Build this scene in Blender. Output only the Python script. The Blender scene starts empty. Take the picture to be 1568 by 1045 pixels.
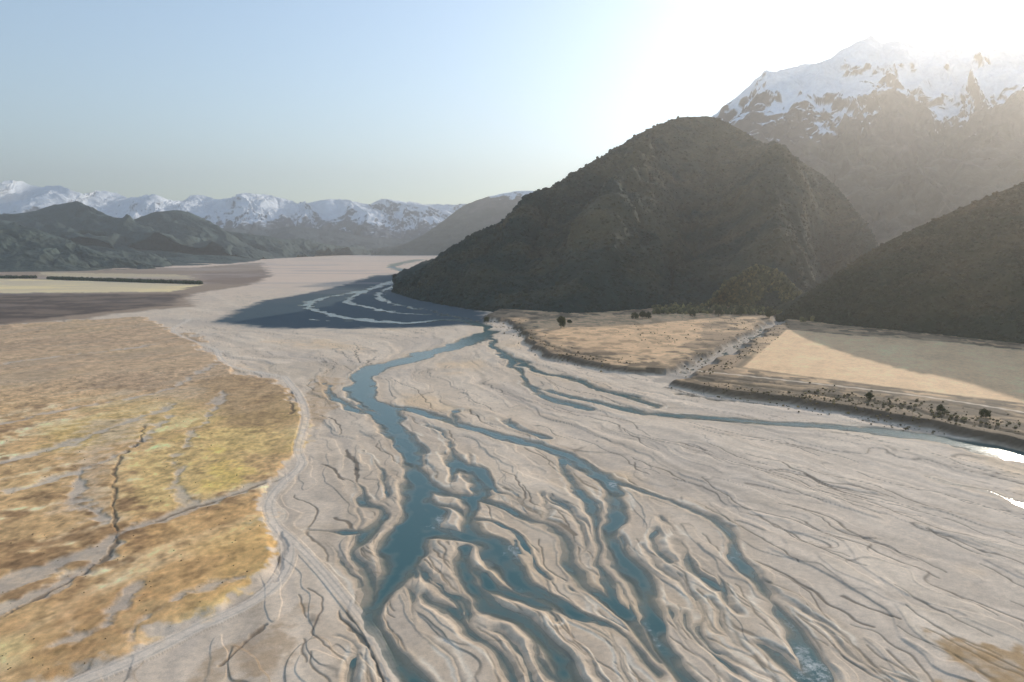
import bpy, math, numpy as np, time
T0=time.time()
rng=np.random.default_rng(7)
H=100.0;F=1045.0;P=math.radians(8.196)
CP,SP=math.cos(P),math.sin(P)
# ---------- survey helpers: map positions (metres) of landmarks ----------
def gp(px,py,z=0.0):
    a=(px-784.0);b=(522.5-py)
    dx=a;dy=F*CP+b*SP;dz=-F*SP+b*CP
    t=(z-H)/dz
    return (dx*t,dy*t,z)
def wp(px,py,D):
    a=(px-784.0);b=(522.5-py)
    dx=a;dy=F*CP+b*SP;dz=-F*SP+b*CP
    t=D/dy
    return (dx*t,D,H+dz*t)
# ---------- noise ----------
def vnoise(x,y,seed=0):
    xi=np.floor(x);yi=np.floor(y)
    fx=(x-xi).astype(np.float32);fy=(y-yi).astype(np.float32)
    xi=(xi.astype(np.int32)).astype(np.uint32);yi=(yi.astype(np.int32)).astype(np.uint32)
    fx=fx*fx*fx*(fx*(fx*6-15)+10);fy=fy*fy*fy*(fy*(fy*6-15)+10)
    sd_=np.uint32((seed*974634777)&0xffffffff)
    A0=xi*np.uint32(374761393)+sd_;A1=A0+np.uint32(374761393)
    B0=yi*np.uint32(668265263);B1=B0+np.uint32(668265263)
    def h(v):
        v=(v^(v>>np.uint32(13)))*np.uint32(1274126177)
        v=v^(v>>np.uint32(16))
        return (v&np.uint32(0xffff)).astype(np.float32)*np.float32(1/32767.5)-np.float32(1)
    a=h(A0+B0);b=h(A1+B0);c=h(A0+B1);d=h(A1+B1)
    return (a+(b-a)*fx)*(1-fy)+(c+(d-c)*fx)*fy
def fbm(x,y,oct=4,seed=0,gain=0.5):
    s=0;a=1;t=0
    for o in range(oct):
        ca,sa=math.cos(0.6*o),math.sin(0.6*o)
        s=s+a*vnoise((x*ca-y*sa)*2**o+17.3*o,(x*sa+y*ca)*2**o+5.1*o,seed+o*13);t+=a;a*=gain
    return s/t*1.6
def ridged(x,y,oct=4,seed=0):
    s=0;a=1;t=0
    for o in range(oct):
        n=1-np.abs(vnoise(x*2**o+9.1*o,y*2**o+3.7*o,seed+o*7))*2
        s=s+a*n;t+=a;a*=0.5
    return s/t
def sst(a,b,x):
    t=np.clip((x-a)/(b-a),0,1);return t*t*(3-2*t)
def mix(c,d,m):
    m=np.asarray(m,dtype=np.float32)[...,None]
    return c*(1-m)+np.array(d,dtype=np.float32)*m
# ---------- mesh helper ----------
def make_mesh(name,V,Fc,mat,col=None,smooth=True):
    V=np.asarray(V,dtype=np.float32);Fc=np.asarray(Fc,dtype=np.int32)
    k=Fc.shape[1]
    me=bpy.data.meshes.new(name)
    me.vertices.add(len(V));me.vertices.foreach_set('co',V.ravel())
    me.loops.add(Fc.size);me.loops.foreach_set('vertex_index',Fc.ravel())
    me.polygons.add(len(Fc));me.polygons.foreach_set('loop_start',np.arange(0,Fc.size,k,dtype=np.int32))
    me.polygons.foreach_set('use_smooth',np.full(len(Fc),smooth,dtype=bool))
    me.update(calc_edges=True)
    if col is not None:
        c=np.ones((len(V),4),dtype=np.float32);c[:,:col.shape[1]]=col
        at=me.attributes.new('Col','FLOAT_COLOR','POINT');at.data.foreach_set('color',c.ravel())
    ob=bpy.data.objects.new(name,me);bpy.context.scene.collection.objects.link(ob)
    if mat: me.materials.append(mat)
    return ob
def grid_faces(n,m):
    i=np.arange(n-1)[:,None]*m+np.arange(m-1)[None,:]
    return np.stack([i,i+1,i+m+1,i+m],-1).reshape(-1,4)
# ---------- materials ----------
def surf_mat(name,s1,s2,amt,rough=0.9,bump=0.3,bdist=0.3,spec=0.2):
    m=bpy.data.materials.new(name);m.use_nodes=True
    n=m.node_tree.nodes;l=m.node_tree.links
    b=n['Principled BSDF'];b.inputs['Roughness'].default_value=rough
    b.inputs['Specular IOR Level'].default_value=spec
    a=n.new('ShaderNodeAttribute');a.attribute_name='Col'
    tc=n.new('ShaderNodeTexCoord')
    n1=n.new('ShaderNodeTexNoise');n1.inputs['Scale'].default_value=s1;n1.inputs['Detail'].default_value=6
    n2=n.new('ShaderNodeTexNoise');n2.inputs['Scale'].default_value=s2;n2.inputs['Detail'].default_value=4
    l.new(tc.outputs['Object'],n1.inputs['Vector']);l.new(tc.outputs['Object'],n2.inputs['Vector'])
    ad=n.new('ShaderNodeMath');ad.operation='ADD';l.new(n1.outputs['Fac'],ad.inputs[0]);l.new(n2.outputs['Fac'],ad.inputs[1])
    mr=n.new('ShaderNodeMapRange');mr.inputs['From Min'].default_value=0.6;mr.inputs['From Max'].default_value=1.4
    mr.inputs['To Min'].default_value=1-amt;mr.inputs['To Max'].default_value=1+amt
    l.new(ad.outputs[0],mr.inputs['Value'])
    vm=n.new('ShaderNodeVectorMath');vm.operation='SCALE'
    l.new(a.outputs['Color'],vm.inputs[0]);l.new(mr.outputs[0],vm.inputs['Scale'])
    l.new(vm.outputs[0],b.inputs['Base Color'])
    bp=n.new('ShaderNodeBump');bp.inputs['Strength'].default_value=bump;bp.inputs['Distance'].default_value=bdist
    l.new(ad.outputs[0],bp.inputs['Height']);l.new(bp.outputs[0],b.inputs['Normal'])
    return m
M_ground=surf_mat('gravel_and_grass',0.6,3.0,0.20,0.85,0.35,0.10,0.2)
M_hill=surf_mat('bush_clad_slope',0.03,0.2,0.35,0.95,0.6,4)
M_rock=surf_mat('alpine_rock_and_snow',0.01,0.05,0.16,0.85,0.6,18)
M_leaf=surf_mat('foliage',0.15,0.9,0.4,0.8,0.5,0.6)

# ================= GROUND GRID (polar sheet) =================
rs=[60.0]
while rs[-1]<16000:
    r=rs[-1]; rs.append(r+min(r*r/(H*F)*1.05, r*0.012)+0.02)
rs=np.array([0.5,15,30,45,52]+rs+[20000,30000,45000])
th=np.concatenate([np.linspace(-180,-60,40,endpoint=False),np.linspace(-60,-40,90,endpoint=False),
   np.linspace(-40,40,1500,endpoint=False),np.linspace(40,60,90,endpoint=False),np.linspace(60,180,41)])
th=np.radians(th)
NR,NT=len(rs),len(th)
R=(rs[:,None]*np.ones(NT)[None,:]).astype(np.float32);T=(np.ones(NR)[:,None]*th[None,:]).astype(np.float32)
X=R*np.sin(T);Y=R*np.cos(T)
wob=np.clip(0.9+R*0.004,0,14)
wx=fbm(X/22,Y/22,4,1)*wob*1.6;wy=fbm(X/22,Y/22,4,2)*wob*1.6
XW=X+wx;YW=Y+wy
def spline(pts,sub=7):
    p=np.array(pts,dtype=float)
    if len(p)<3: sub=3
    q=np.vstack([2*p[0]-p[1],p,2*p[-1]-p[-2]]);out=[]
    for i in range(1,len(q)-2):
        for k in range(sub):
            t=k/sub
            out.append(0.5*((2*q[i])+(-q[i-1]+q[i+1])*t+(2*q[i-1]-5*q[i]+4*q[i+1]-q[i+2])*t*t+(-q[i-1]+3*q[i]-3*q[i+1]+q[i+2])*t**3))
    out.append(p[-1]);return np.array(out)
def paint(world,arr,margin=7.0,warp=True):
    """world: Nx3 (x,y,halfwidth) -> arr=max(arr, halfwidth - distance)"""
    xs=XW if warp else X; ys=YW if warp else Y
    for i in range(len(world)-1):
        ax,ay,ah=[float(v) for v in world[i]];bx,by,bh=[float(v) for v in world[i+1]]
        r0,r1=math.hypot(ax,ay),math.hypot(bx,by)
        pad=max(ah,bh)+margin+0.010*max(r0,r1)+3
        t0,t1=math.atan2(ax,ay),math.atan2(bx,by)
        rl=max(min(r0,r1)-pad,1);tp=pad/rl if pad<rl else 3
        i0,i1=np.searchsorted(rs,[rl,max(r0,r1)+pad]);j0,j1=np.searchsorted(th,[min(t0,t1)-tp,max(t0,t1)+tp])
        if i1<=i0 or j1<=j0: continue
        x=xs[i0:i1,j0:j1]-ax;y=ys[i0:i1,j0:j1]-ay
        dx,dy=bx-ax,by-ay;L=dx*dx+dy*dy+1e-9
        t=np.clip((x*dx+y*dy)/L,0,1)
        s=(ah+(bh-ah)*t)-np.hypot(x-t*dx,y-t*dy)
        np.maximum(arr[i0:i1,j0:j1],s,out=arr[i0:i1,j0:j1])
def towld(pts,sub=6,k=1.0):
    o=[]
    for px,py,w in pts:
        x,y,_=gp(px,py);o.append((x,y,w*0.5*y/F*k))
    s=spline(o,sub);s[:,2]=np.maximum(s[:,2],0.15);return s
# wetted channels (x,y,width)
CH=[
[(748,508,26),(715,524,40),(660,541,44),(600,556,40),(562,569,38),(551,586,38),(562,606,38),(592,628,36),(610,665,34),(630,700,38),(640,740,46),(640,780,58),(626,825,74),(614,865,68),(590,905,58),(578,940,44),(592,985,56),(625,1030,70),(660,1090,80)],
[(500,588,8),(508,604,16),(535,622,14),(575,636,20),(606,648,20)],
[(545,588,20),(562,574,14)],
[(596,624,18),(650,630,20),(690,640,18),(712,652,22),(760,667,24),(830,685,26),(880,705,28),(930,738,32),(945,775,38),(932,812,36),(950,850,46),(985,900,52),(1012,945,48),(1022,990,50),(1065,1050,58),(1100,1100,66)],
[(700,628,10),(706,650,16)],
[(930,735,26),(1000,755,20),(1060,780,22),(1108,806,30),(1124,850,26),(1160,895,22),(1200,940,26),(1228,995,28),(1248,1050,34)],
[(686,684,8),(708,704,24),(736,728,38),(742,752,32),(716,768,28),(714,800,26),(724,828,26)],
[(640,740,30),(690,752,22),(750,765,28),(800,785,26),(850,815,26),(876,855,28),(905,895,30),(945,930,32),(985,975,38),(1020,1010,38)],
[(628,815,46),(690,822,32),(740,832,38),(780,862,40),(812,902,38),(870,928,34),(925,950,30),(970,985,42),(1010,1030,50)],
[(538,742,8),(552,766,26),(586,786,26),(565,815,32),(548,840,20),(566,872,28),(574,910,28)],
[(480,812,8),(520,815,28),(560,812,22)],
[(500,835,8),(530,855,14),(560,890,18)],
[(705,842,18),(722,885,22),(745,925,22),(795,955,24),(842,995,26),(872,1050,32)],
[(760,850,16),(792,880,22),(832,905,28),(880,935,20)],
[(735,870,12),(770,905,20),(835,925,20)],
[(640,752,10),(700,790,10),(760,800,12),(800,840,14),(850,885,14)],
[(742,508,14),(760,535,14),(790,565,18),(812,592,16),(870,606,14),(940,622,20),(1000,632,22),(1100,641,30),(1200,648,34),(1300,655,34),(1400,667,40),(1480,681,50),(1568,700,60),(1750,745,80)],
[(762,542,16),(830,569,20),(885,582,18),(935,600,22),(1010,622,26)],
[(846,690,10),(876,735,16),(903,766,24),(908,812,18),(928,872,18),(944,925,18)],
[(1440,733,6),(1500,750,12),(1568,772,18),(1700,812,50)],
[(1150,985,10),(1185,1012,22),(1240,1050,40)],
[(975,905,16),(960,870,14),(955,820,16)],
[(812,592,8),(840,612,14),(900,625,14)],
[(640,880,10),(620,850,10)],
[(655,650,5),(675,668,8),(690,690,8)],
[(560,690,4),(575,720,6),(590,755,8),(575,780,10)],
[(780,640,4),(800,660,7),(850,672,8)],
[(660,905,8),(700,935,12),(730,975,14),(770,1010,16),(800,1060,18)],
[(850,760,5),(870,790,8),(890,830,8),(880,860,8)],
[(1010,790,5),(1040,830,7),(1060,870,8),(1100,900,8)],
[(748,508,30),(735,497,50),(690,490,60),(620,494,60),(560,490,60),(505,482,50),(470,466,40),(500,455,40),(550,447,40),(600,432,50),(640,420,60),(600,408,40),(640,398,60)],
[(735,494,30),(690,483,34),(620,480,30),(560,470,40),(535,460,30),(565,442,30)],
[(725,490,20),(660,476,24),(600,465,30),(580,450,30),(610,436,30)],
[(560,490,20),(510,492,20),(470,488,20)],
[(1043,572,5),(1068,560,5),(1098,548,5),(1138,526,4),(1175,503,4),(1200,487,4)],
]
chan=np.full(X.shape,-60.0,dtype=np.float32)
worlds=[]
for c in CH:
    w=towld(c)
    if min(q[1] for q in c)<500 and c[0][0]<760: w[:,2]*=0.38
    worlds.append(w);paint(w,chan)
# ---- flow field ----
fx0,fx1,fy0,fy1,fn=-600,900,60,1800,64
gx,gy=np.meshgrid(np.linspace(fx0,fx1,fn),np.linspace(fy0,fy1,fn),indexing='ij')
U=np.zeros_like(gx);V_=np.zeros_like(gx)
extra=[[(900,560,5),(1100,600,5),(1568,680,5)],[(1000,640,5),(1250,720,5),(1568,800,5)],[(1000,700,5),(1300,790,5),(1568,880,5)],
 [(1120,800,5),(1300,880,5),(1568,985,5)],[(1200,900,5),(1350,1000,5),(1450,1060,5)],[(620,520,5),(500,510,5),(340,500,5)],[(520,560,5),(400,540,5),(280,510,5)],
 [(450,780,5),(500,880,5),(560,1000,5)],[(1400,600,5),(1568,640,5)],[(700,560,5),(760,600,5),(900,650,5)]]
allw=worlds[:-6]+[towld(e) for e in extra]
for w in allw:
    d=np.diff(w[:,:2],axis=0);L=np.hypot(d[:,0],d[:,1]);mpt=(w[1:,:2]+w[:-1,:2])/2
    for k in range(len(d)):
        v=d[k]/(L[k]+1e-6)
        if v[1]>0.2: v=-v
        wt=L[k]/((gx-mpt[k,0])**2+(gy-mpt[k,1])**2+400)**1.3
        U+=wt*v[0];V_+=wt*v[1]
nn=np.hypot(U,V_)+1e-9;U=(U/nn).astype(np.float32);V_=(V_/nn).astype(np.float32)
def flow(x,y):
    a=np.clip((x-fx0)/(fx1-fx0)*(fn-1),0,fn-1.001);b=np.clip((y-fy0)/(fy1-fy0)*(fn-1),0,fn-1.001)
    i=a.astype(np.int32);j=b.astype(np.int32);a=a-i;b=b-j
    g=lambda A:(A[i,j]*(1-a)+A[i+1,j]*a)*(1-b)+(A[i,j+1]*(1-a)+A[i+1,j+1]*a)*b
    u=g(U);v=g(V_);n=np.hypot(u,v)+1e-6;return u/n,v/n
# ---- streaks following the flow (line integral convolution) ----
sel=(R<2000)&(R>60)&(np.abs(T)<math.radians(44))
xs,ys=X[sel],Y[sel]
lic1=np.zeros(len(xs),np.float32);lic2=lic1.copy();lic3=lic1.copy();lic4=lic1.copy()
wxx,wyy=fbm(xs/30,ys/30,3,40)*6,fbm(xs/30,ys/30,3,41)*6
st=(2.4+0.004*np.hypot(xs,ys))
for sgn in (1,-1):
    px,py=xs+wxx,ys+wyy
    for k in range(10):
        if not (k==0 and sgn<0):
            lic1+=vnoise(px/13,py/13,50)+0.35*vnoise(px/5,py/5,51)
            lic2+=vnoise(px/3.6,py/3.6,52)
            lic3+=vnoise(px/45,py/45,53)
            lic4+=vnoise(px/6.5,py/6.5,54)
        u,v=flow(px,py)
        px=px+sgn*u*st;py=py+sgn*v*st
LIC1=np.zeros(X.shape,np.float32);LIC2=LIC1.copy();LIC3=LIC1.copy();LIC4=LIC1.copy()
LIC1[sel]=lic1/lic1.std();LIC2[sel]=lic2/lic2.std();LIC3[sel]=lic3/lic3.std();LIC4[sel]=lic4/lic4.std()
print('t lic',time.time()-T0)
# ---- narrow side threads + fine dry cuts traced along the flow ----
dry=np.full(X.shape,-60.0,dtype=np.float32)
def trace(x,y,n,step,w,amp):
    pts=[];ph=rng.uniform(0,6);fr=rng.uniform(0.15,0.45)
    for k in range(n):
        u,v=flow(np.array([x]),np.array([y]));u=float(u[0]);v=float(v[0])
        m=amp*math.sin(ph+k*fr)+rng.normal(0,0.10)
        u2=u-v*m;v2=v+u*m;l=math.hypot(u2,v2)
        x+=u2/l*step;y+=v2/l*step
        tpr=math.sin(math.pi*(k+0.5)/n)
        pts.append((x,y,w*(0.15+0.85*tpr)))
        if y<70: break
    return np.array(pts)
for k in range(64):
    px=rng.uniform(490,1400);py=rng.uniform(590,980)
    if px>620+(py-560)*1.7: continue
    x,y,_=gp(px,py);sc=y/350.0
    pt=trace(x,y,rng.integers(10,26),3.8*max(sc,0.5),rng.uniform(0.35,0.9),rng.uniform(0.2,0.6))
    if len(pt)>2: paint(pt,chan)
chan=chan+np.where(chan>-8,(0.5*LIC1+0.6*LIC4+0.3*LIC2+0.5*fbm(X/6,Y/6,3,44))*np.clip(R/300,0.8,1.6),0)
for k in range(230):
    px=rng.uniform(450,1750);py=rng.uniform(0,1)**0.8*500+520
    if px>900 and py<600+ (px-900)*0.12: continue
    x,y,_=gp(px,py)
    sc=y/350.0
    pt=trace(x,y,rng.integers(7,26),3.8*max(sc,0.5),rng.uniform(0.10,0.30)*max(sc,0.5)**0.7,rng.uniform(0.08,0.4))
    if len(pt)>2: paint(pt,dry,2.0)
DL=[[(640,676,3),(655,700,4),(668,735,3)],[(535,690,3),(543,715,5),(540,740,3)],[(505,708,3),(520,735,4)],[(905,770,3),(910,820,5),(935,880,5),(945,925,4)],[(1070,905,3),(1110,940,6),(1160,985,6),(1215,1025,5)],
[(1010,850,4),(1050,875,5)],[(775,745,3),(830,790,6),(870,815,6)],[(960,735,3),(1010,760,4),(1100,800,4)],[(1215,940,3),(1240,1000,6),(1270,1045,6)],[(1290,915,4),(1370,945,4)],
[(1240,725,4),(1290,750,5)],[(1150,860,3),(1240,905,4),(1330,960,4)],[(555,900,6),(565,960,8),(590,1010,8),(610,1050,8)],[(1020,595,6),(1060,606,7)],[(440,815,4),(440,840,7),(432,870,4)],[(520,790,4),(545,815,6),(548,835,4)]]
for c in DL: paint(towld(c),dry,2.0)
# ---- polygon signed distance (world) ----
def polysd(pts,x,y,z=0):
    p=np.array([gp(a,b,z)[:2] for a,b in pts],dtype=np.float32);n=len(p)
    d=np.full(x.shape,1e12,dtype=np.float32);ins=np.zeros(x.shape,bool)
    for i in range(n):
        a=p[i];b=p[(i+1)%n];e=b-a;ee=float(e@e)+1e-6
        qx=x-a[0];qy=y-a[1]
        t=np.clip((qx*e[0]+qy*e[1])*np.float32(1/ee),0,1)
        qx=qx-t*e[0];qy=qy-t*e[1]
        np.minimum(d,qx*qx+qy*qy,out=d)
        c=((a[1]>y)!=(b[1]>y))
        xx=a[0]+(y-a[1])*(e[0]/(e[1] if abs(e[1])>1e-6 else 1e-6))
        ins^=c&(x<xx)
    d=np.sqrt(d);return np.where(ins,d,-d)
grassP=[(-900,505),(0,500),(120,492),(215,487),(262,498),(290,520),(330,548),(350,572),(425,580),(452,600),(466,640),(455,690),(425,735),(408,775),(418,805),(438,840),(428,878),(395,912),(320,950),(240,985),(150,1025),(60,1062),(-300,1150),(-1500,1150)]
terrP=[(742,488),(772,494),(800,508),(810,528),(845,549),(905,562),(965,571),(1020,573),(1040,577),(1030,592),(1100,605),(1200,617),(1300,632),(1400,652),(1480,670),(1568,690),(1800,735),(2400,800),(3500,700),(3500,400),(1300,400),(1000,440),(800,460)]
n1=fbm(X/90,Y/90,4,20);n2=fbm(X/14,Y/14,4,21);n3=fbm(X/3.5,Y/3.5,3,22)
sg=polysd(grassP,XW,YW)
sg=sg+np.where(np.abs(sg)<60,n1*6*np.clip(R/400,0.5,2)+n2*4*np.clip(R/400,0.5,2),0)
st_=polysd(terrP,X+wx*0.7,Y+wy*0.7)
creek=np.full(X.shape,-60.0,dtype=np.float32)
paint(towld([(1030,584,50),(1048,572,40),(1075,560,34),(1105,545,30),(1145,522,24),(1185,498,22),(1215,478,22)]),creek,12)
st_=np.minimum(st_,-creek)
# ---- elevation ----
nearm=(1-sst(700,1500,R))*(1-sst(-2,3,sg))
thh=sst(-3.0,2.5,st_)
nearm=nearm*(1-thh)
Z=fbm(X/60,Y/60,3,5)*0.22+fbm(X/9,Y/9,3,6)*0.03
Z=Z+(0.08*np.tanh(LIC1)+0.25*(sst(-0.07,0.07,LIC1)-0.5)+0.17*(sst(0.64,0.74,LIC1))+0.15*(sst(0.2,0.32,LIC4)-0.5)+0.014*LIC2*(R<700))*nearm
Z=Z+1.2*sst(-2,3,sg)+fbm(X/15,Y/15,3,8)*0.25*sst(0,8,sg)
Z=Z+4.2*thh
WL=-0.36
chan_ok=chan>-6
Z=np.where(chan_ok, Z*(1-sst(-2.0,-0.2,chan))-0.18*sst(-1.2,0,chan)-1.1*sst(-0.5,3.2,chan),Z)
Z=np.where((chan<-0.6)&(R<2000),np.maximum(Z,WL+0.03),Z)
dd=sst(-0.6,0.2,dry)*(1-sst(-1,0,chan))*(1-thh)*(1-sst(0,4,sg))
Z=Z-0.15*dd
Z=np.where((R<2600),np.maximum(Z,-2.2),Z*0.3)
# ---- albedo ----
def C(*a): return np.array(a,dtype=np.float32)
col=np.zeros(X.shape+(3,),dtype=np.float32)+C(0.76,0.585,0.42)
rightness=sst(-40,220,X-0.15*(Y-300))*(Y<1200)
col=mix(col,(0.70,0.56,0.43),rightness*0.8)
col=mix(col,(0.86,0.68,0.50),sst(0.1,1.6,LIC1)*0.5)
col=mix(col,(0.54,0.44,0.35),sst(0.2,1.8,-LIC3+0.4*n2)*0.5)
col=mix(col,(0.86,0.58,0.32),sst(1.0,2.2,LIC3+n2*0.5)*0.5)
col=mix(col,(0.50,0.41,0.33),sst(0.9,2.2,-LIC4)*0.4)
col=col*(1+0.07*LIC2*(1-sst(500,1000,R))+0.05*n3+0.06*n2)[...,None]
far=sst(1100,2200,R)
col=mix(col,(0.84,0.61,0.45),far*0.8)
gate=sst(-0.3,0.5,fbm(X/40,Y/40,2,30))*(R>60)*(R<1500)
ln=np.exp(-(LIC1/0.045)**2)*gate*(1-sst(700,1400,R)*0.6)
col=mix(col,(0.20,0.155,0.115),ln*0.7)
gate4=sst(0.0,0.5,fbm(X/30,Y/30,2,35))*(R>60)*(R<900)
ln4=np.exp(-((LIC4-0.26)/0.05)**2)*gate4
col=mix(col,(0.26,0.20,0.15),ln4*0.6)
ln2=np.exp(-((LIC1-0.9)/0.08)**2)*sst(-0.2,0.6,-fbm(X/40,Y/40,2,31))*(R<1500)
col=mix(col,(0.93,0.73,0.52),ln2*0.55)
col=mix(col,(0.12,0.095,0.07),dd*0.8)  # shaded banks of the dry cuts, painted as dark lines in the albedo
wet=sst(-9,-1.0,chan+n2*2.5)
col=mix(col,(0.60,0.44,0.29),wet*0.35)
col=mix(col,(0.36,0.29,0.21),sst(-0.7,0.2,chan)*0.55)
col=mix(col,(0.24,0.25,0.18),sst(0.5,3,chan))
rim=np.exp(-((chan+1.7)/0.6)**2)*sst(-0.3,0.4,n2)*(R<900)
col=mix(col,(0.94,0.80,0.62),rim*0.6)
for poly,cc,a in [([(340,1010),(400,950),(470,930),(455,985),(400,1045),(330,1045)],(0.42,0.26,0.13),.6),
                 ([(1400,960),(1470,985),(1568,1000),(1700,1030),(1700,1120),(1480,1060)],(0.46,0.27,0.11),.9),
                 ([(480,575),(525,580),(500,650),(470,660),(465,600)],(0.56,0.36,0.19),.7),
                 ([(560,560),(480,555),(380,560),(440,580),(500,580)],(0.60,0.45,0.30),.5)]:
    s=polysd(poly,XW,YW);col=mix(col,cc,sst(-2,4,s+n2*6+n3*3)*a*(0.75+0.25*np.tanh(n3*2)))
# hill's cast shadow on the gravel, painted dark blue-grey into the albedo
hill_shade=polysd([(325,494),(360,478),(400,462),(470,450),(540,433),(570,422),(618,420),(640,455),(745,478),(742,498),(640,502),(540,503),(420,503)],X+wx*0.8,Y+wy*0.8)
sm_=sst(-10,10,hill_shade+n2*6)
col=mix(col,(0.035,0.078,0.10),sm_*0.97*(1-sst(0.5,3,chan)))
# ---------- left grassland ----------
su=(X*0.5+Y*0.86);sv=(X*0.86-Y*0.5)
gs=fbm(su/60,sv/14,5,60);gl=fbm(X/70,Y/70,4,61);gf=fbm(X/5,Y/5,4,62);gh=fbm(X/1.4,Y/2.2,2,63)
g=np.zeros_like(col)+C(0.80,0.49,0.22)
g=mix(g,(0.95,0.70,0.40),sst(-0.1,0.8,gs+0.3*gf))
g=mix(g,(0.78,0.53,0.17),sst(0.15,0.7,gl+0.3*gs)*0.6)
g=mix(g,(0.40,0.22,0.10),sst(0.1,0.8,-gl-0.4*gf+0.3*gs)*0.8)
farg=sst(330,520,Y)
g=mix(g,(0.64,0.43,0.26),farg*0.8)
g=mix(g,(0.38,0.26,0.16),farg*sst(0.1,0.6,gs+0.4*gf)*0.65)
for poly,cc,a in [([(300,590),(360,575),(440,590),(462,640),(450,690),(420,700),(380,690),(350,650),(310,640)],(0.44,0.27,0.13),.75),
                  ([(200,700),(300,665),(400,655),(440,670),(380,720),(330,770),(200,790),(180,760)],(0.95,0.64,0.24),.6),
                  ([(325,690),(345,690),(355,740),(335,745)],(0.70,0.49,0.10),.5),
                  ([(190,800),(300,780),(390,760),(410,800),(430,860),(380,910),(250,960),(200,900)],(0.70,0.39,0.15),.65),
                  ([(0,985),(120,910),(220,930),(200,980),(100,1045),(0,1045)],(0.48,0.25,0.10),.7),
                  ([(130,650),(230,640),(180,700),(175,800),(130,800),(110,720)],(0.62,0.46,0.31),.6)]:
    s=polysd(poly,XW,YW);g=mix(g,cc,sst(-8,10,s+gf*10+n2*5)*a)
g=g*(1+0.24*gf+0.14*n3+0.18*gh*(R<600)+0.16*gs)[...,None]
mg=sst(-1.5,2.0,sg+gf*4)
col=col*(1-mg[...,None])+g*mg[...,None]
wash=np.full(X.shape,-60.0,dtype=np.float32)
for c in [[(432,728,14),(380,750,14),(300,780,15),(200,815,17),(150,840,24)],[(150,842,28),(80,872,46),(20,900,50),(-80,950,56)],[(150,842,16),(130,875,24),(60,920,28),(0,950,28),(-80,990,34)],
          [(270,622,6),(180,655,9),(80,690,12),(0,712,14)],[(130,720,8),(120,760,14),(150,800,16)],[(200,905,6),(150,960,8),(100,985,8)],
          [(330,560,5),(250,600,6),(150,620,6),(0,650,8)],[(420,880,7),(330,900,8),(260,930,8),(200,975,9)],[(240,530,5),(120,545,6),(0,560,6)],[(0,760,10),(80,740,12),(130,722,9),(200,690,6),(260,640,5)],[(300,780,5),(270,720,5),(300,660,5),(345,600,4)]]:
    paint(towld(c),wash,5)
mw=sst(-2.4,1.2,wash+gf*2.6+n2*1.6)
col=mix(col,(0.62,0.51,0.40),mw*0.72);Z=Z-0.4*mw
gul=np.full(X.shape,-60.0,dtype=np.float32)
for c in [[(222,655,2),(212,680,3),(190,708,3),(182,740,3),(176,790,4),(172,830,4),(135,875,4),(60,928,4),(0,960,4)],[(440,600,3),(446,640,3)],[(240,800,2),(330,770,2),(420,735,3)],
          [(530,930,4),(560,985,6),(590,1050,7)],[(438,815,5),(442,850,7),(425,890,4)],[(340,1020,3),(400,960,3)]]:
    paint(towld(c),gul,3)
mgul=sst(-0.7,0.35,gul+gf*0.9+n2*0.3)
col=mix(col,(0.16,0.11,0.065),mgul*0.75);Z=Z-0.35*mgul
tr=np.full(X.shape,-60.0,dtype=np.float32)
TR=[[(436,578,10),(458,606,12),(468,640,13),(456,688,14),(462,712,15),(432,742,16),(412,772,17),(420,803,18),(452,832,18),(492,874,18),(532,922,20),(572,972,22),(612,1060,26)],
    [(415,800,18),(442,835,22),(432,880,24),(390,920,26),(300,962,30),(220,1003,34),(110,1050,40)],[(330,535,8),(350,560,9),(436,578,10)],[(340,540,6),(265,508,6),(290,490,8)]]
for c in TR: paint(towld(c),tr,4,warp=False)
mt=sst(-0.6,0.5,tr+0.7*gf)
col=mix(col,(0.84,0.69,0.54),mt*0.65)
col=mix(col,(0.36,0.30,0.24),np.exp(-((tr-0.9)/0.3)**2)*0.4*mt)
Z=np.where(tr>-0.5,Z*0.6+0.15,Z)
# ---------- terrace ----------
t=np.zeros_like(col)+C(0.40,0.26,0.15)
t=mix(t,(0.72,0.46,0.25),sst(-0.3,0.6,fbm(X/30,Y/30,4,70)))
t=mix(t,(0.20,0.135,0.075),sst(0.05,0.5,fbm(X/14,Y/14,4,71)))
f1=[(815,491),(900,486),(965,482),(1090,480),(1075,500),(1060,522),(1005,546),(900,536),(835,512)]
f2=[(1138,563),(1170,535),(1205,505),(1310,515),(1450,524),(1568,538),(1900,580),(2400,660),(2400,760),(1568,618),(1350,592),(1200,572)]
s1=polysd(f1,XW,YW,4);s2=polysd(f2,X,Y,4)
t=mix(t,(0.86,0.54,0.29),sst(-3,3,s1+n2*5)*0.8)
t=mix(t,(0.34,0.21,0.11),sst(0.0,0.6,fbm(X/10,Y/10,4,72))*sst(0,4,s1)*0.65)
strip=polysd([(1035,590),(1060,574),(1140,572),(1350,597),(1568,624),(1900,690),(2300,790),(1800,740),(1568,695),(1380,655),(1200,620)],XW,YW,4)
t=mix(t,(0.12,0.085,0.05),sst(-1.5,1.5,strip+n2*3)*(0.5+0.45*sst(-0.3,0.4,fbm(X/9,Y/9,4,73))))
t=mix(t,(0.95,0.60,0.32),sst(-1.0,1.0,s2))
t=t*(1+0.08*n3+0.08*n2+0.08*gs)[...,None]
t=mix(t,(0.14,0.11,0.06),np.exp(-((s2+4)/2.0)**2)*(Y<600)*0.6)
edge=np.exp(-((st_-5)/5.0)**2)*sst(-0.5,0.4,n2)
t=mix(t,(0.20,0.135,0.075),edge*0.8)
col=col*(1-thh[...,None])+t*thh[...,None]
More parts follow.
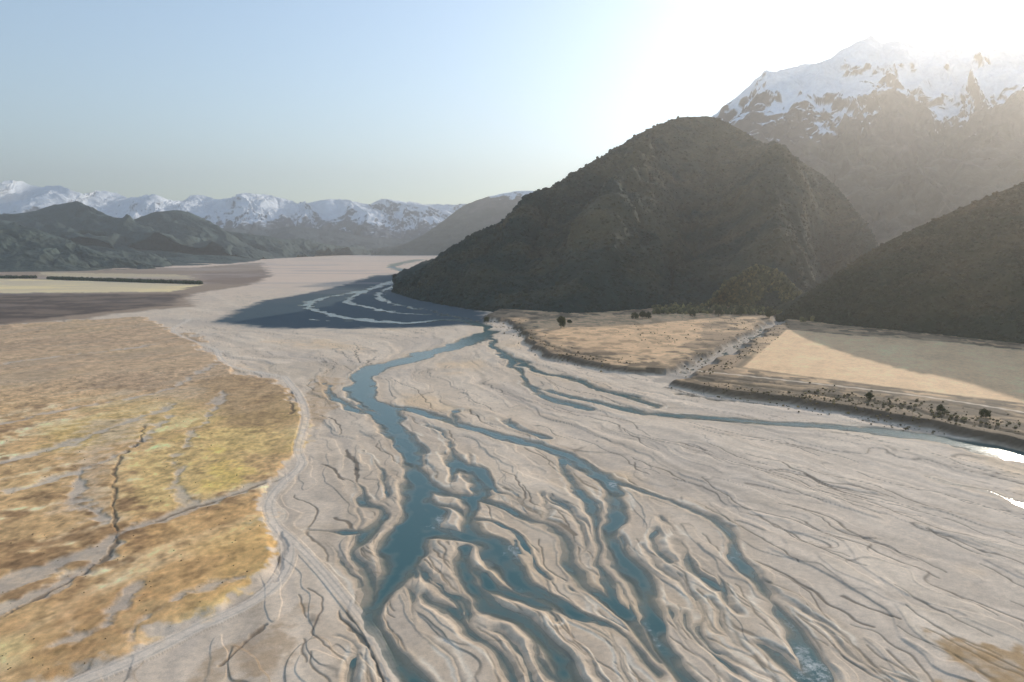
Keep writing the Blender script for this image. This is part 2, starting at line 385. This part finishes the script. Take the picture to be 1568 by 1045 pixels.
col=mix(col,(0.10,0.07,0.045),np.exp(-((st_+0.3)/2.6)**2)*(X>-60)*0.88)
rd=np.full(X.shape,-60.0,dtype=np.float32)
def towz(pts,z):
    o=[]
    for px,py,w in pts:
        x,y,_=gp(px,py,z);o.append((x,y,w))
    return spline(o)
paint(towz([(1045,566,1.5),(1150,577,1.5),(1300,594,1.5),(1420,609,1.5),(1568,632,1.5),(1900,690,2)],4),rd,4,warp=False)
col=mix(col,(0.82,0.64,0.46),sst(-0.5,0.5,rd)*0.85)
bk=np.full(X.shape,-60.0,dtype=np.float32)
paint(towz([(1060,580,2.2),(1200,597,2.6),(1300,609,3),(1380,625,3),(1440,640,3),(1568,665,3)],4),bk,4)
paint(towz([(1050,573,0.9),(1200,589,0.9),(1300,601,0.9),(1568,640,0.9)],4),bk,4)
paint(towz([(1035,596,1.4),(1100,602,1.4),(1180,610,1.4)],4),bk,4)
paint(towz([(790,497,2.5),(812,515,3),(870,540,3),(940,552,3)],3),bk,4)
col=mix(col,(0.10,0.075,0.04),sst(-1.2,1,bk+n2)*0.75);Z=Z-0.9*sst(-1.5,1,bk)
cm=sst(-2,3,creek+n2*1.5)
col=mix(col,(0.44,0.36,0.28),cm*(1-sst(-1,1,chan))*0.85)
# ---------- far left flats ----------
def far_patch(poly,cc,a,e=12):
    global col
    s=polysd(poly,X+wx*1.2,Y+wy*1.2);col=mix(col,cc,sst(-e,e,s)*a)
far_patch([(-600,416),(0,414),(300,410),(400,402),(412,418),(395,435),(300,450),(290,470),(200,478),(120,490),(0,498),(-600,510)],(0.38,0.265,0.18),1)
s=polysd([(-600,450),(0,450),(285,450),(262,468),(120,482),(0,496),(-600,510)],X+wx,Y+wy)
sc=fbm(X/60,Y/25,5,80)
col=mix(col,(0.11,0.075,0.055),sst(-12,12,s)*(0.6+0.4*sst(-0.5,0.3,sc)))
far_patch([(-600,427),(0,427),(80,429),(305,436),(268,447),(0,449),(-600,449)],(0.95,0.73,0.38),1,6)
far_patch([(60,417),(280,421),(300,428),(75,424)],(0.70,0.55,0.33),.8,8)
far_patch([(310,418),(410,414),(412,424),(380,436),(310,434)],(0.26,0.17,0.12),.8,10)
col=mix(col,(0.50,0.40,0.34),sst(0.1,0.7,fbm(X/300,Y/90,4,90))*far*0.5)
col=np.clip(col,0.02,0.95)
Vg=np.stack([X,Y,Z],-1).reshape(-1,3)
fc=grid_faces(NR,NT)[:,::-1]
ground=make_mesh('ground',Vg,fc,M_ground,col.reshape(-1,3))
print('t ground',time.time()-T0)
def ground_z(x,y):
    r=np.hypot(x,y);tt=np.arctan2(x,y)
    i=np.clip(np.searchsorted(rs,r),0,NR-1);j=np.clip(np.searchsorted(th,tt),0,NT-1)
    return Z[i,j]
# ---------- water ----------
m=bpy.data.materials.new('river_water');m.use_nodes=True
n=m.node_tree.nodes;l=m.node_tree.links;b=n['Principled BSDF'];out=n['Material Output']
a=n.new('ShaderNodeAttribute');a.attribute_name='Col'
sep=n.new('ShaderNodeSeparateColor');l.new(a.outputs['Color'],sep.inputs[0])
tc=n.new('ShaderNodeTexCoord')
nw=n.new('ShaderNodeTexNoise');nw.inputs['Scale'].default_value=0.9;nw.inputs['Detail'].default_value=5;l.new(tc.outputs['Object'],nw.inputs['Vector'])
nf=n.new('ShaderNodeTexNoise');nf.inputs['Scale'].default_value=0.7;nf.inputs['Detail'].default_value=12;nf.inputs['Roughness'].default_value=0.85;l.new(tc.outputs['Object'],nf.inputs['Vector'])
bp=n.new('ShaderNodeBump');bp.inputs['Strength'].default_value=0.5;bp.inputs['Distance'].default_value=0.12;l.new(nw.outputs['Fac'],bp.inputs['Height']);l.new(bp.outputs[0],b.inputs['Normal'])
cr=n.new('ShaderNodeMix');cr.data_type='RGBA';cr.inputs[6].default_value=(0.26,0.28,0.23,1);cr.inputs[7].default_value=(0.045,0.125,0.12,1)
l.new(sep.outputs[0],cr.inputs[0])
ms=n.new('ShaderNodeMath');ms.operation='MULTIPLY_ADD';ms.inputs[1].default_value=0.24;l.new(sep.outputs[1],ms.inputs[0]);l.new(nf.outputs['Fac'],ms.inputs[2])
fr=n.new('ShaderNodeMapRange');fr.inputs['From Min'].default_value=0.72;fr.inputs['From Max'].default_value=0.95;fr.inputs['To Max'].default_value=0.8;l.new(ms.outputs[0],fr.inputs['Value'])
cm2=n.new('ShaderNodeMix');cm2.data_type='RGBA';l.new(fr.outputs[0],cm2.inputs[0]);l.new(cr.outputs[2],cm2.inputs[6]);cm2.inputs[7].default_value=(0.85,0.84,0.80,1)
l.new(cm2.outputs[2],b.inputs['Base Color'])
ro=n.new('ShaderNodeMapRange');ro.inputs['To Min'].default_value=0.16;ro.inputs['To Max'].default_value=0.7;l.new(fr.outputs[0],ro.inputs['Value']);l.new(ro.outputs[0],b.inputs['Roughness'])
b.inputs['IOR'].default_value=1.33
tr_=n.new('ShaderNodeBsdfTransparent');mx=n.new('ShaderNodeMixShader')
al=n.new('ShaderNodeMapRange');al.inputs['From Max'].default_value=0.8;al.inputs['To Min'].default_value=0.35;al.inputs['To Max'].default_value=0.95;l.new(sep.outputs[0],al.inputs['Value'])
mxa=n.new('ShaderNodeMath');mxa.operation='MAXIMUM';l.new(al.outputs[0],mxa.inputs[0]);l.new(fr.outputs[0],mxa.inputs[1])
l.new(mxa.outputs[0],mx.inputs[0]);l.new(tr_.outputs[0],mx.inputs[1]);l.new(b.outputs[0],mx.inputs[2]);l.new(mx.outputs[0],out.inputs['Surface'])
foam=np.zeros(X.shape,np.float32)
for px,py,rw in [(660,803,5),(995,985,8),(1012,1010,6),(775,852,7),(940,742,4),(1117,838,7),(1195,940,6),(1228,1015,7),(815,892,7),(690,1030,6),(1020,632,8),(965,830,4),(645,1040,5),(1165,900,5)]:
    x,y,_=gp(px,py);foam=np.maximum(foam,np.exp(-(((XW-x)/rw)**2+((YW-y)/(rw*2.0))**2)))
foam=foam*np.clip(0.7+0.5*LIC2+0.5*n3,0,1.3)
wdep=sst(0.1,5.0,chan+fbm(X/8,Y/8,3,95)*1.6+0.8*LIC2)
wcol=np.stack([wdep,foam,np.zeros_like(foam)],-1).reshape(-1,3)
wm=((chan>-2.5)&(R<3000)).reshape(-1)
fk=wm[fc].all(1);fw=fc[fk];uq,inv=np.unique(fw,return_inverse=True)
Vw=Vg[uq].copy();Vw[:,2]=WL
make_mesh('river',Vw,inv.reshape(-1,4),m,wcol[uq])

# ================= HILLS =================
def resamp(p,n):
    p=spline(p,8);d=np.r_[0,np.cumsum(np.linalg.norm(np.diff(p,axis=0),axis=1))];s=np.linspace(0,d[-1],n)
    return np.stack([np.interp(s,d,p[:,k]) for k in range(3)],-1)
def loft(rails,nu,nvs,amp,freq,seed,crest_w=0.25,rid=0.6,crest=None,vf=0.7):
    rr=[resamp(r,nu) for r in rails];crest=crest if crest is not None else len(rr)-2
    rows=[];vv=[]
    for k in range(len(rr)-1):
        for j in range(nvs[k]):
            t=j/nvs[k]
            rows.append(rr[k]*(1-t)+rr[k+1]*t);vv.append(k+t)
    rows.append(rr[-1]);vv.append(len(rr)-1)
    G=np.array(rows);vv=np.array(vv)[:,None]*np.ones(nu)[None]
    wt=np.where(vv<crest,np.clip(vv/0.3,0,1),np.clip((len(rr)-1-vv)/0.3,0,1))
    wc=np.exp(-((vv-crest)/0.12)**2);wt=wt*(1-wc*(1-crest_w))
    x,y=G[...,0]/freq,G[...,1]/freq
    L=np.linalg.norm(np.diff(rr[crest],axis=0),axis=1).sum();uu=np.linspace(0,L/freq,nu)[None,:]*np.ones_like(vv)
    wob=fbm(x*1.3,y*1.3,3,seed+5)*0.45
    gl=ridged(uu+wob,vv*vf+wob,5,seed)
    fb=fbm(x,y,6,seed+3)
    hf=ridged(uu*4+wob*3,vv*vf*3+wob,4,seed+21)
    G[...,2]+=amp*wt*(rid*(gl-0.25)+(1-rid)*fb+0.22*hf)
    G[...,0]+=amp*0.3*wt*fbm(x*2+7,y*2,4,seed+9);G[...,1]+=amp*0.3*wt*fbm(x*2,y*2+9,4,seed+11)
    return G,vv,gl+0.6*hf
def addgrid(name,G,col,mat):
    a,b=G.shape[:2];return make_mesh(name,G.reshape(-1,3),grid_faces(a,b),mat,col.reshape(-1,3))
def W(l):return [wp(*a) for a in l]
def Gd(l,z=-3):return [gp(a,b,0)[:2]+(z,) for a,b in l]
def back(l,d,z=-5):return [(x*(1+d/y),y+d,z) for x,y,_ in W(l)]
mc=[(604,446,1450),(650,410,1430),(700,373,1410),(740,350,1410),(790,332,1430),(830,309,1460),(865,286,1510),(900,256,1560),(950,224,1640),(1000,194,1720),(1035,182,1780),(1060,179,1800),(1095,182,1800),(1125,196,1770),(1150,211,1750),(1200,238,1700),(1250,262,1620),(1275,280,1570),(1300,310,1520),(1332,352,1400),(1344,376,1330),(1370,430,1250)]
mb=Gd([(602,448),(640,460),(700,471),(740,477),(830,483),(900,485),(1000,478),(1080,474),(1150,476),(1195,482),(1240,478),(1370,462)])
MH,mv,_=loft([mb,W(mc),back(mc,800)],420,[190,80],50,140,100,0.12,0.7)
crow=MH[190];pxc=784+F*crow[:,0]/crow[:,1]
spur=100*np.exp(-((pxc-1190)/36)**2)-75*np.exp(-((pxc-1280)/38)**2)+34*np.exp(-((pxc-985)/28)**2)-55*np.exp(-((pxc-1085)/38)**2)+22*np.exp(-((pxc-860)/25)**2)-20*np.exp(-((pxc-925)/22)**2)
MH[...,2]+=np.where(mv<1,np.sin(np.pi*np.clip(mv,0,1))**1.0,0)*spur[None,:]
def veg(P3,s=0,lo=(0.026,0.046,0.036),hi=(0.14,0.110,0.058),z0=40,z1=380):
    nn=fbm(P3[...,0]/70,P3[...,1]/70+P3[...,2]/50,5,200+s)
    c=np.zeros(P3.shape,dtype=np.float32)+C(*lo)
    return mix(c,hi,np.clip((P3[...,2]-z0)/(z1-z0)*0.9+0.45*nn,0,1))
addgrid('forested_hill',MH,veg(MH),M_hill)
kc=[(1085,466,1010),(1120,432,1010),(1150,412,1030),(1175,408,1040),(1200,424,1010),(1228,454,960)]
kb=Gd([(1080,470),(1120,474),(1160,476),(1200,480),(1232,484)])
KH,kv,_=loft([kb,W(kc),back(kc,220)],140,[60,30],14,40,130,0.3,0.5)
addgrid('bushy_knoll',KH,veg(KH,3,(0.07,0.072,0.032),(0.19,0.15,0.065),0,120),M_hill)
rc=[(1193,487,880),(1225,458,885),(1280,420,880),(1340,381,870),(1400,351,860),(1480,316,850),(1568,279,850),(1640,240,850),(1720,200,850),(1850,170,850),(2100,160,800),(2500,230,700),(3000,350,600)]
rb=Gd([(1190,492),(1240,498),(1300,506),(1400,516),(1568,536),(1800,560),(2100,590),(2500,620),(3000,620)])
RH,rv,_=loft([rb,W(rc),back(rc,500)],380,[130,60],24,95,160,0.10,0.65)
addgrid('forested_hill',RH,veg(RH,5,(0.045,0.052,0.03),(0.16,0.110,0.058),20,200),M_hill)
sc_=[(800,330,4600),(950,270,4500),(1040,215,4300),(1090,176,4100),(1130,142,4000),(1180,110,4000),(1225,100,4000),(1262,94,4000),(1300,74,4000),(1332,60,4000),(1352,68,4000),(1380,62,4000),(1430,78,4000),(1465,68,4000),(1500,60,4000),(1568,44,4000),(1650,56,3900),(1750,90,3800),(1900,120,3700),(2300,150,3400),(3200,200,2800)]
sm=[(800,360,3700),(1000,300,3300),(1100,260,3100),(1200,245,2950),(1250,255,2800),(1300,225,2950),(1350,270,2700),(1420,240,2900),(1480,272,2600),(1560,225,2850),(1650,250,2600),(1800,220,2700),(2100,260,2400),(3000,300,2000)]
sb=[(-100,2700,-5),(400,2300,-5),(900,1900,-5),(1300,1700,-5),(1900,1500,-5),(2600,1300,-5),(4500,1000,-5)]
SM,sv_,sgl=loft([sb,W(sm),W(sc_),back(sc_,1800)],900,[120,230,40],150,380,300,0.26,0.62,vf=0.9)
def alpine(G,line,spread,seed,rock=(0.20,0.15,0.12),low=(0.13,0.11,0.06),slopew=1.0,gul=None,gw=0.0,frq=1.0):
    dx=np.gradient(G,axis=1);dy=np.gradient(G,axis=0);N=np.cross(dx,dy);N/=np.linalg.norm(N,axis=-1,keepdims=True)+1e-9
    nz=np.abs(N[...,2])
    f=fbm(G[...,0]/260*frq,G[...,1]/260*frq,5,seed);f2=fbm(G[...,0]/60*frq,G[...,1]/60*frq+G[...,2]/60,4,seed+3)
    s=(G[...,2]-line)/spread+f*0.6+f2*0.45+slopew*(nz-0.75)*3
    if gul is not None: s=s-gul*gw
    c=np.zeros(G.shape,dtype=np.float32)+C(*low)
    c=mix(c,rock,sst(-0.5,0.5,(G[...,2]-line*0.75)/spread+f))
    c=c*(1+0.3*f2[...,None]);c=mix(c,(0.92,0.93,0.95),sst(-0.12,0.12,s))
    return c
addgrid('snowy_mountain',SM,alpine(SM,610,200,310,rock=(0.15,0.105,0.085),low=(0.14,0.105,0.07),slopew=0.6,gul=sgl,gw=0.95),M_rock)
fcr=[(-500,270),(-250,285),(-100,272),(0,280),(30,277),(60,286),(90,284),(130,296),(160,292),(200,302),(235,298),(270,308),(300,299),(345,304),(370,298),(410,299),(440,305),(470,311),(505,304),(530,306),(560,312),(590,304),(620,309),(660,312),(700,314),(760,318),(900,325),(1100,330)]
fcrD=[(a,b+1,9500+600*math.sin(i*1.7)) for i,(a,b) in enumerate(fcr)]
fm=[(a,347+8*math.sin(i*2.1),8000) for i,(a,b) in enumerate(fcr)]
fb_=[((a-784)/F*6800,6800,-5) for a,b in fcr]
FR,_,fgl=loft([fb_,W(fm),W(fcrD),back(fcrD,2500)],1100,[60,120,20],150,600,400,0.3,0.6)
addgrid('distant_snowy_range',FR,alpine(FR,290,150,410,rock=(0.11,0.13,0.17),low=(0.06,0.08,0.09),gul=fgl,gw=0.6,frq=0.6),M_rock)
m2=[(180,374,7200),(260,360,7200),(330,350,7200),(400,354,7200),(450,347,7200),(500,355,7200),(540,360,7200),(600,366,7200),(660,370,7200),(720,372,7200)]
m2b=[((a-784)/F*6300,6300,-5) for a,b,_ in m2]
G2,_,_g=loft([m2b,W(m2),back(m2,1200)],400,[60,20],50,420,430,0.25,0.6)
addgrid('valley_range',G2,alpine(G2,800,150,440,rock=(0.09,0.10,0.11),low=(0.055,0.075,0.08)),M_rock)
la=[(-900,300,4200),(-500,310,4200),(-200,322,4200),(-60,334,4200),(0,330,4200),(50,324,4200),(100,313,4300),(140,329,4300),(190,340,4400),(240,325,4500),(290,324,4600),(335,348,4700),(390,358,4800),(440,366,5000),(500,373,5400),(570,383,6000)]
lm=[(a,b+ (30 if i%2 else 48),D-700) for i,(a,b,D) in enumerate(la[:-3])]+[(500,384,5200),(570,387,5800)]
lb=Gd([(-900,425),(-500,420),(-200,417),(0,415),(200,411),(330,406),(390,402),(430,393),(500,387),(575,388)])
LA,_,lgl=loft([lb,W(lm),W(la),back(la,1500)],700,[60,80,30],85,380,500,0.25,0.6)
addgrid('left_hills',LA,alpine(LA,560,150,510,rock=(0.26,0.175,0.12),low=(0.06,0.085,0.075),slopew=0.3,gul=lgl,gw=0.5),M_rock)
lc=[(-700,320,2900),(-300,330,2900),(-80,345,2900),(0,344,2900),(45,348,2900),(90,362,2900),(125,376,2850),(165,391,2850),(210,401,2850),(262,411,2800)]
lcb=Gd([(-700,425),(-300,421),(0,417),(150,415),(262,411)])
LC,_,_g=loft([lcb,W(lc),back(lc,900)],400,[100,30],60,230,540,0.3,0.6)
addgrid('left_foothill',LC,alpine(LC,900,120,550,rock=(0.18,0.14,0.10),low=(0.065,0.085,0.07)),M_rock)
pc=[(570,390,5600),(620,374,6000),(660,352,6200),(700,322,6400),(722,310,6500),(760,299,6500),(800,293,6500),(835,294,6500),(870,302,6500),(950,320,6500),(1050,330,6500)]
pb=[((a-784)/F*5450,5450,-5) for a,b,_ in pc]
PC,_,pgl=loft([pb,W(pc),back(pc,1500)],420,[130,30],70,420,580,0.25,0.6)
addgrid('valley_spur',PC,alpine(PC,480,110,590,rock=(0.16,0.12,0.10),low=(0.09,0.085,0.06),slopew=0.4,gul=pgl,gw=0.6),M_rock)
print('t hills',time.time()-T0)
# ================= TREES =================
import bmesh
bm=bmesh.new();bmesh.ops.create_icosphere(bm,subdivisions=1,radius=1);IV=np.array([v.co[:] for v in bm.verts]);IF=np.array([[v.index for v in f.verts] for f in bm.faces]);bm.free()
def crowns(name,pos,rad,hgt,cols,mat=M_leaf,jit=0.3):
    n=len(pos);k=len(IV)
    rot=rng.uniform(0,6.28,n);c,s=np.cos(rot),np.sin(rot)
    v=IV[None]*(1+rng.uniform(-jit,jit,(n,k,1)))
    x=v[...,0]*c[:,None]-v[...,1]*s[:,None];y=v[...,0]*s[:,None]+v[...,1]*c[:,None];z=v[...,2]
    V=np.stack([x*rad[:,None]+pos[:,0:1],y*rad[:,None]+pos[:,1:2],z*hgt[:,None]+pos[:,2:3]+hgt[:,None]*0.55],-1).reshape(-1,3)
    Fc=(IF[None]+(np.arange(n)*k)[:,None,None]).reshape(-1,3)
    return make_mesh(name,V,Fc,mat,np.repeat(cols,k,axis=0),smooth=False)
def leafcol(n,a=(0.045,0.052,0.028),b=(0.13,0.10,0.055)):
    t=rng.uniform(0,1,(n,1))**1.5;return (np.array(a)*(1-t)+np.array(b)*t)*rng.uniform(0.8,1.2,(n,1))
def scatter_on(G,n,vv,vmax):
    i=rng.uniform(0,(vv[:,0]<vmax).sum()-1.01,n);j=rng.uniform(0,G.shape[1]-1.01,n)
    a=i.astype(int);b=j.astype(int);fa=(i-a)[:,None];fb=(j-b)[:,None]
    return (G[a,b]*(1-fa)+G[a+1,b]*fa)*(1-fb)+(G[a,b+1]*(1-fa)+G[a+1,b+1]*fa)*fb
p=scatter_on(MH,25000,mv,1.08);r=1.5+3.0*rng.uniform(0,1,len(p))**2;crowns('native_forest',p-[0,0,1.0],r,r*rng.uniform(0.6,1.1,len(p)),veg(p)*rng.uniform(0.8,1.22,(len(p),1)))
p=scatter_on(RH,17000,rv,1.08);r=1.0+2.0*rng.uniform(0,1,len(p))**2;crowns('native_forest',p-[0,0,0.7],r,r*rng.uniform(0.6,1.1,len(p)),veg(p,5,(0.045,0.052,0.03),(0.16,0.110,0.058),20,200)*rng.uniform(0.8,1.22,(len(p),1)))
p=scatter_on(KH,2600,kv,1.5);r=rng.uniform(1.4,3.2,len(p));crowns('native_forest',p-[0,0,1],r,r*rng.uniform(0.8,1.3,len(p)),leafcol(len(p),(0.06,0.062,0.028),(0.21,0.165,0.07)))
pts=[]
for k in range(700):
    px=rng.uniform(1000,1230);py=rng.uniform(470,486)+max(0,(px-1100))*0.03
    pts.append(gp(px,py,0)[:2]+(4.0,))
for k in range(90):
    px=rng.uniform(1225,1285);py=rng.uniform(490,498);pts.append(gp(px,py,0)[:2]+(4.0,))
p=np.array(pts);r=rng.uniform(1.2,3.2,len(p));crowns('bush_margin',p,r,r*rng.uniform(0.9,1.6,len(p)),leafcol(len(p),(0.07,0.07,0.03),(0.26,0.21,0.09)))
pts=[];rad=[]
def sc_line(lst,n,jx,jy,r0,r1,z=4.0):
    s=spline([(a,b,0) for a,b in lst],10)
    for k in range(n):
        q=s[rng.integers(len(s))];x,y,_=gp(q[0]+rng.normal(0,jx),q[1]+rng.normal(0,jy),z)
        pts.append((x,y,float(ground_z(np.array([x]),np.array([y]))[0])));rad.append(r0+(r1-r0)*rng.uniform()**2)
sc_line([(1240,602),(1320,613),(1400,628),(1480,644),(1568,655),(1700,680)],560,16,6,0.25,1.1)
sc_line([(1060,590),(1200,606),(1300,622),(1400,645)],320,12,4,0.2,0.8)
sc_line([(750,490),(790,500),(812,520),(870,545),(960,560)],260,9,4,0.3,1.1,3)
sc_line([(970,500),(1020,520),(1060,500),(1120,500),(1170,490)],160,25,9,0.3,0.9,4)
sc_line([(1210,495),(1165,528),(1125,552),(1080,570)],140,7,3,0.3,1.0,4)
sc_line([(1165,495),(1120,525),(1080,545),(1040,565)],100,7,3,0.3,1.0,4)
for k in range(300):
    px=rng.uniform(-100,420);py=rng.uniform(500,1040);x,y,_=gp(px,py)
    if polysd(grassP,np.array([x],dtype=np.float32),np.array([y],dtype=np.float32))[0]>3:
        pts.append((x,y,float(ground_z(np.array([x]),np.array([y]))[0])));rad.append(rng.uniform(0.08,0.2)*(1+y/900))
p=np.array(pts);r=np.array(rad);crowns('scrub',p,r,r*rng.uniform(0.5,1.0,len(p)),leafcol(len(p),(0.11,0.085,0.04),(0.34,0.24,0.11)))
def hedge(a,b,n):
    A=np.array(gp(*a));B=np.array(gp(*b));t=rng.uniform(0,1,(n,1));q=A*(1-t)+B*t;q[:,:2]+=rng.normal(0,3,(n,2));q[:,2]=0.5
    r=rng.uniform(3.5,5,n);return crowns('shelterbelt_hedge',q,r,r*1.1,leafcol(n,(0.03,0.045,0.02),(0.05,0.07,0.03)))
hedge((75,428),(308,435.5),520);hedge((-150,427),(52,426.5),320)
M_bark=bpy.data.materials.new('bark');M_bark.use_nodes=True
nb=M_bark.node_tree.nodes;tn=nb.new('ShaderNodeTexNoise');tn.inputs['Scale'].default_value=3
rp=nb.new('ShaderNodeValToRGB');rp.color_ramp.elements[0].color=(0.06,0.04,0.025,1);rp.color_ramp.elements[1].color=(0.18,0.13,0.09,1)
M_bark.node_tree.links.new(tn.outputs['Fac'],rp.inputs[0]);M_bark.node_tree.links.new(rp.outputs[0],nb['Principled BSDF'].inputs['Base Color'])
def tree(name,x,y,z,h,w,seed):
    rg=np.random.default_rng(seed);root=bpy.data.objects.new(name,None);bpy.context.scene.collection.objects.link(root);root.location=(x,y,z)
    V=[];Fc=[]
    def limb(a,b,ra,rb_):
        a=np.array(a);b=np.array(b);d=b-a;d=d/np.linalg.norm(d);u=np.cross(d,[0.3,0.9,0.1]);u/=np.linalg.norm(u);w_=np.cross(d,u);o=len(V)
        for c,rr in ((a,ra),(b,rb_)):
            for k in range(7):
                an=k*2*math.pi/7;V.append(c+rr*(u*math.cos(an)+w_*math.sin(an)))
        for k in range(7): Fc.append([o+k,o+(k+1)%7,o+7+(k+1)%7,o+7+k])
    limb((0,0,-0.5),(0.1,0,h*0.45),h*0.035,h*0.025);limb((0.1,0,h*0.45),(0,0.1,h*0.9),h*0.025,h*0.006)
    cl=[]
    for k in range(16):
        hz=h*rg.uniform(0.2,0.75);an=rg.uniform(0,6.28);l_=w*rg.uniform(0.5,1.0)*(1-0.5*hz/h)
        e=(l_*math.cos(an),l_*math.sin(an),hz+h*rg.uniform(0.05,0.18));limb((0,0,hz),e,h*0.012,h*0.003);cl.append(e)
    cl.append((0,0,h*0.92))
    t=make_mesh('trunk',np.array(V),np.array(Fc),M_bark);t.parent=root
    L=[]
    for e in cl:
        m_=rg.normal(0,1,(170,3));m_/=np.linalg.norm(m_,axis=1)[:,None];m_=m_*rg.uniform(0.4,1,(170,1))*w*0.42+np.array(e);L.append(m_)
    L=np.concatenate(L);n_=len(L);o1=rg.normal(0,0.05*h,(n_,3));o2=rg.normal(0,0.05*h,(n_,3))
    VV=np.stack([L,L+o1,L+o2],1).reshape(-1,3);FF=np.arange(3*n_).reshape(-1,3)
    c=make_mesh('crown',VV,FF,M_leaf,np.repeat(leafcol(n_,(0.05,0.06,0.02),(0.13,0.13,0.05)),3,axis=0),smooth=False);c.parent=root
for i,(px,py,h,w) in enumerate([(859,503,13,5),(972,489,8,5),(984,488,9,5),(993,488,8,4),(872,497,5,3),(1060,486,9,4),(1100,485,10,5),(1134,484,11,5),(1178,487,9,5),(745,489,7,4),(1330,612,4,2.5),(1440,632,4,2.5),(1506,640,4.5,3)]):
    x,y,_=gp(px,py,4.0);tree('tree',x,y,float(ground_z(np.array([x]),np.array([y]))[0])-0.2,h,w,i)

# ================= LIGHT, SKY, AIR =================
AZ=math.radians(39);EL=math.radians(19)
sd=(math.sin(AZ)*math.cos(EL),math.cos(AZ)*math.cos(EL),math.sin(EL))
sl=bpy.data.lights.new('sun','SUN');sl.energy=5.0;sl.angle=math.radians(0.5);sl.color=(1,0.88,0.72)
so=bpy.data.objects.new('sun',sl);bpy.context.scene.collection.objects.link(so)
from mathutils import Vector
so.rotation_euler=Vector(sd).to_track_quat('Z','Y').to_euler();so.location=(800,900,900)
wd=bpy.data.worlds.new('World');bpy.context.scene.world=wd;wd.use_nodes=True
wn=wd.node_tree.nodes;bg=wn['Background'];sk=wn.new('ShaderNodeTexSky');sk.sky_type='NISHITA';sk.sun_disc=False
sk.sun_elevation=EL;sk.sun_rotation=AZ;sk.altitude=300;sk.air_density=1.2;sk.dust_density=0.4;sk.ozone_density=1.8
wd.node_tree.links.new(sk.outputs[0],bg.inputs[0]);bg.inputs[1].default_value=0.2
hz=bpy.data.materials.new('valley_haze');hz.use_nodes=True;hn=hz.node_tree.nodes;hn.remove(hn['Principled BSDF'])
vs=hn.new('ShaderNodeVolumeScatter');vs.inputs['Density'].default_value=5.4e-5;vs.inputs['Anisotropy'].default_value=0.22;vs.inputs['Color'].default_value=(0.88,0.95,1,1)
vs2=hn.new('ShaderNodeVolumeScatter');vs2.inputs['Density'].default_value=5.4e-5;vs2.inputs['Anisotropy'].default_value=0.72;vs2.inputs['Color'].default_value=(1,0.84,0.68,1)
ash=hn.new('ShaderNodeAddShader');hz.node_tree.links.new(vs.outputs[0],ash.inputs[0]);hz.node_tree.links.new(vs2.outputs[0],ash.inputs[1])
hz.node_tree.links.new(ash.outputs[0],hn['Material Output'].inputs['Volume'])
V=np.array([(x,y,z) for x in(-16000,16000) for y in (-3000,18000) for z in(-60,1900)],float)
hb=make_mesh('atmospheric_haze',V,np.array([[0,1,3,2],[4,6,7,5],[0,4,5,1],[2,3,7,6],[0,2,6,4],[1,5,7,3]]),hz,smooth=False)
cd=bpy.data.cameras.new('camera');cd.lens=24;cd.sensor_width=36;cd.clip_start=1;cd.clip_end=60000
co=bpy.data.objects.new('camera',cd);bpy.context.scene.collection.objects.link(co);co.location=(0,0,H);co.rotation_euler=(math.pi/2-P,0,0)
sc=bpy.context.scene;sc.camera=co;sc.view_settings.view_transform='Standard';sc.view_settings.look='None';sc.view_settings.exposure=0
print('t total',time.time()-T0)
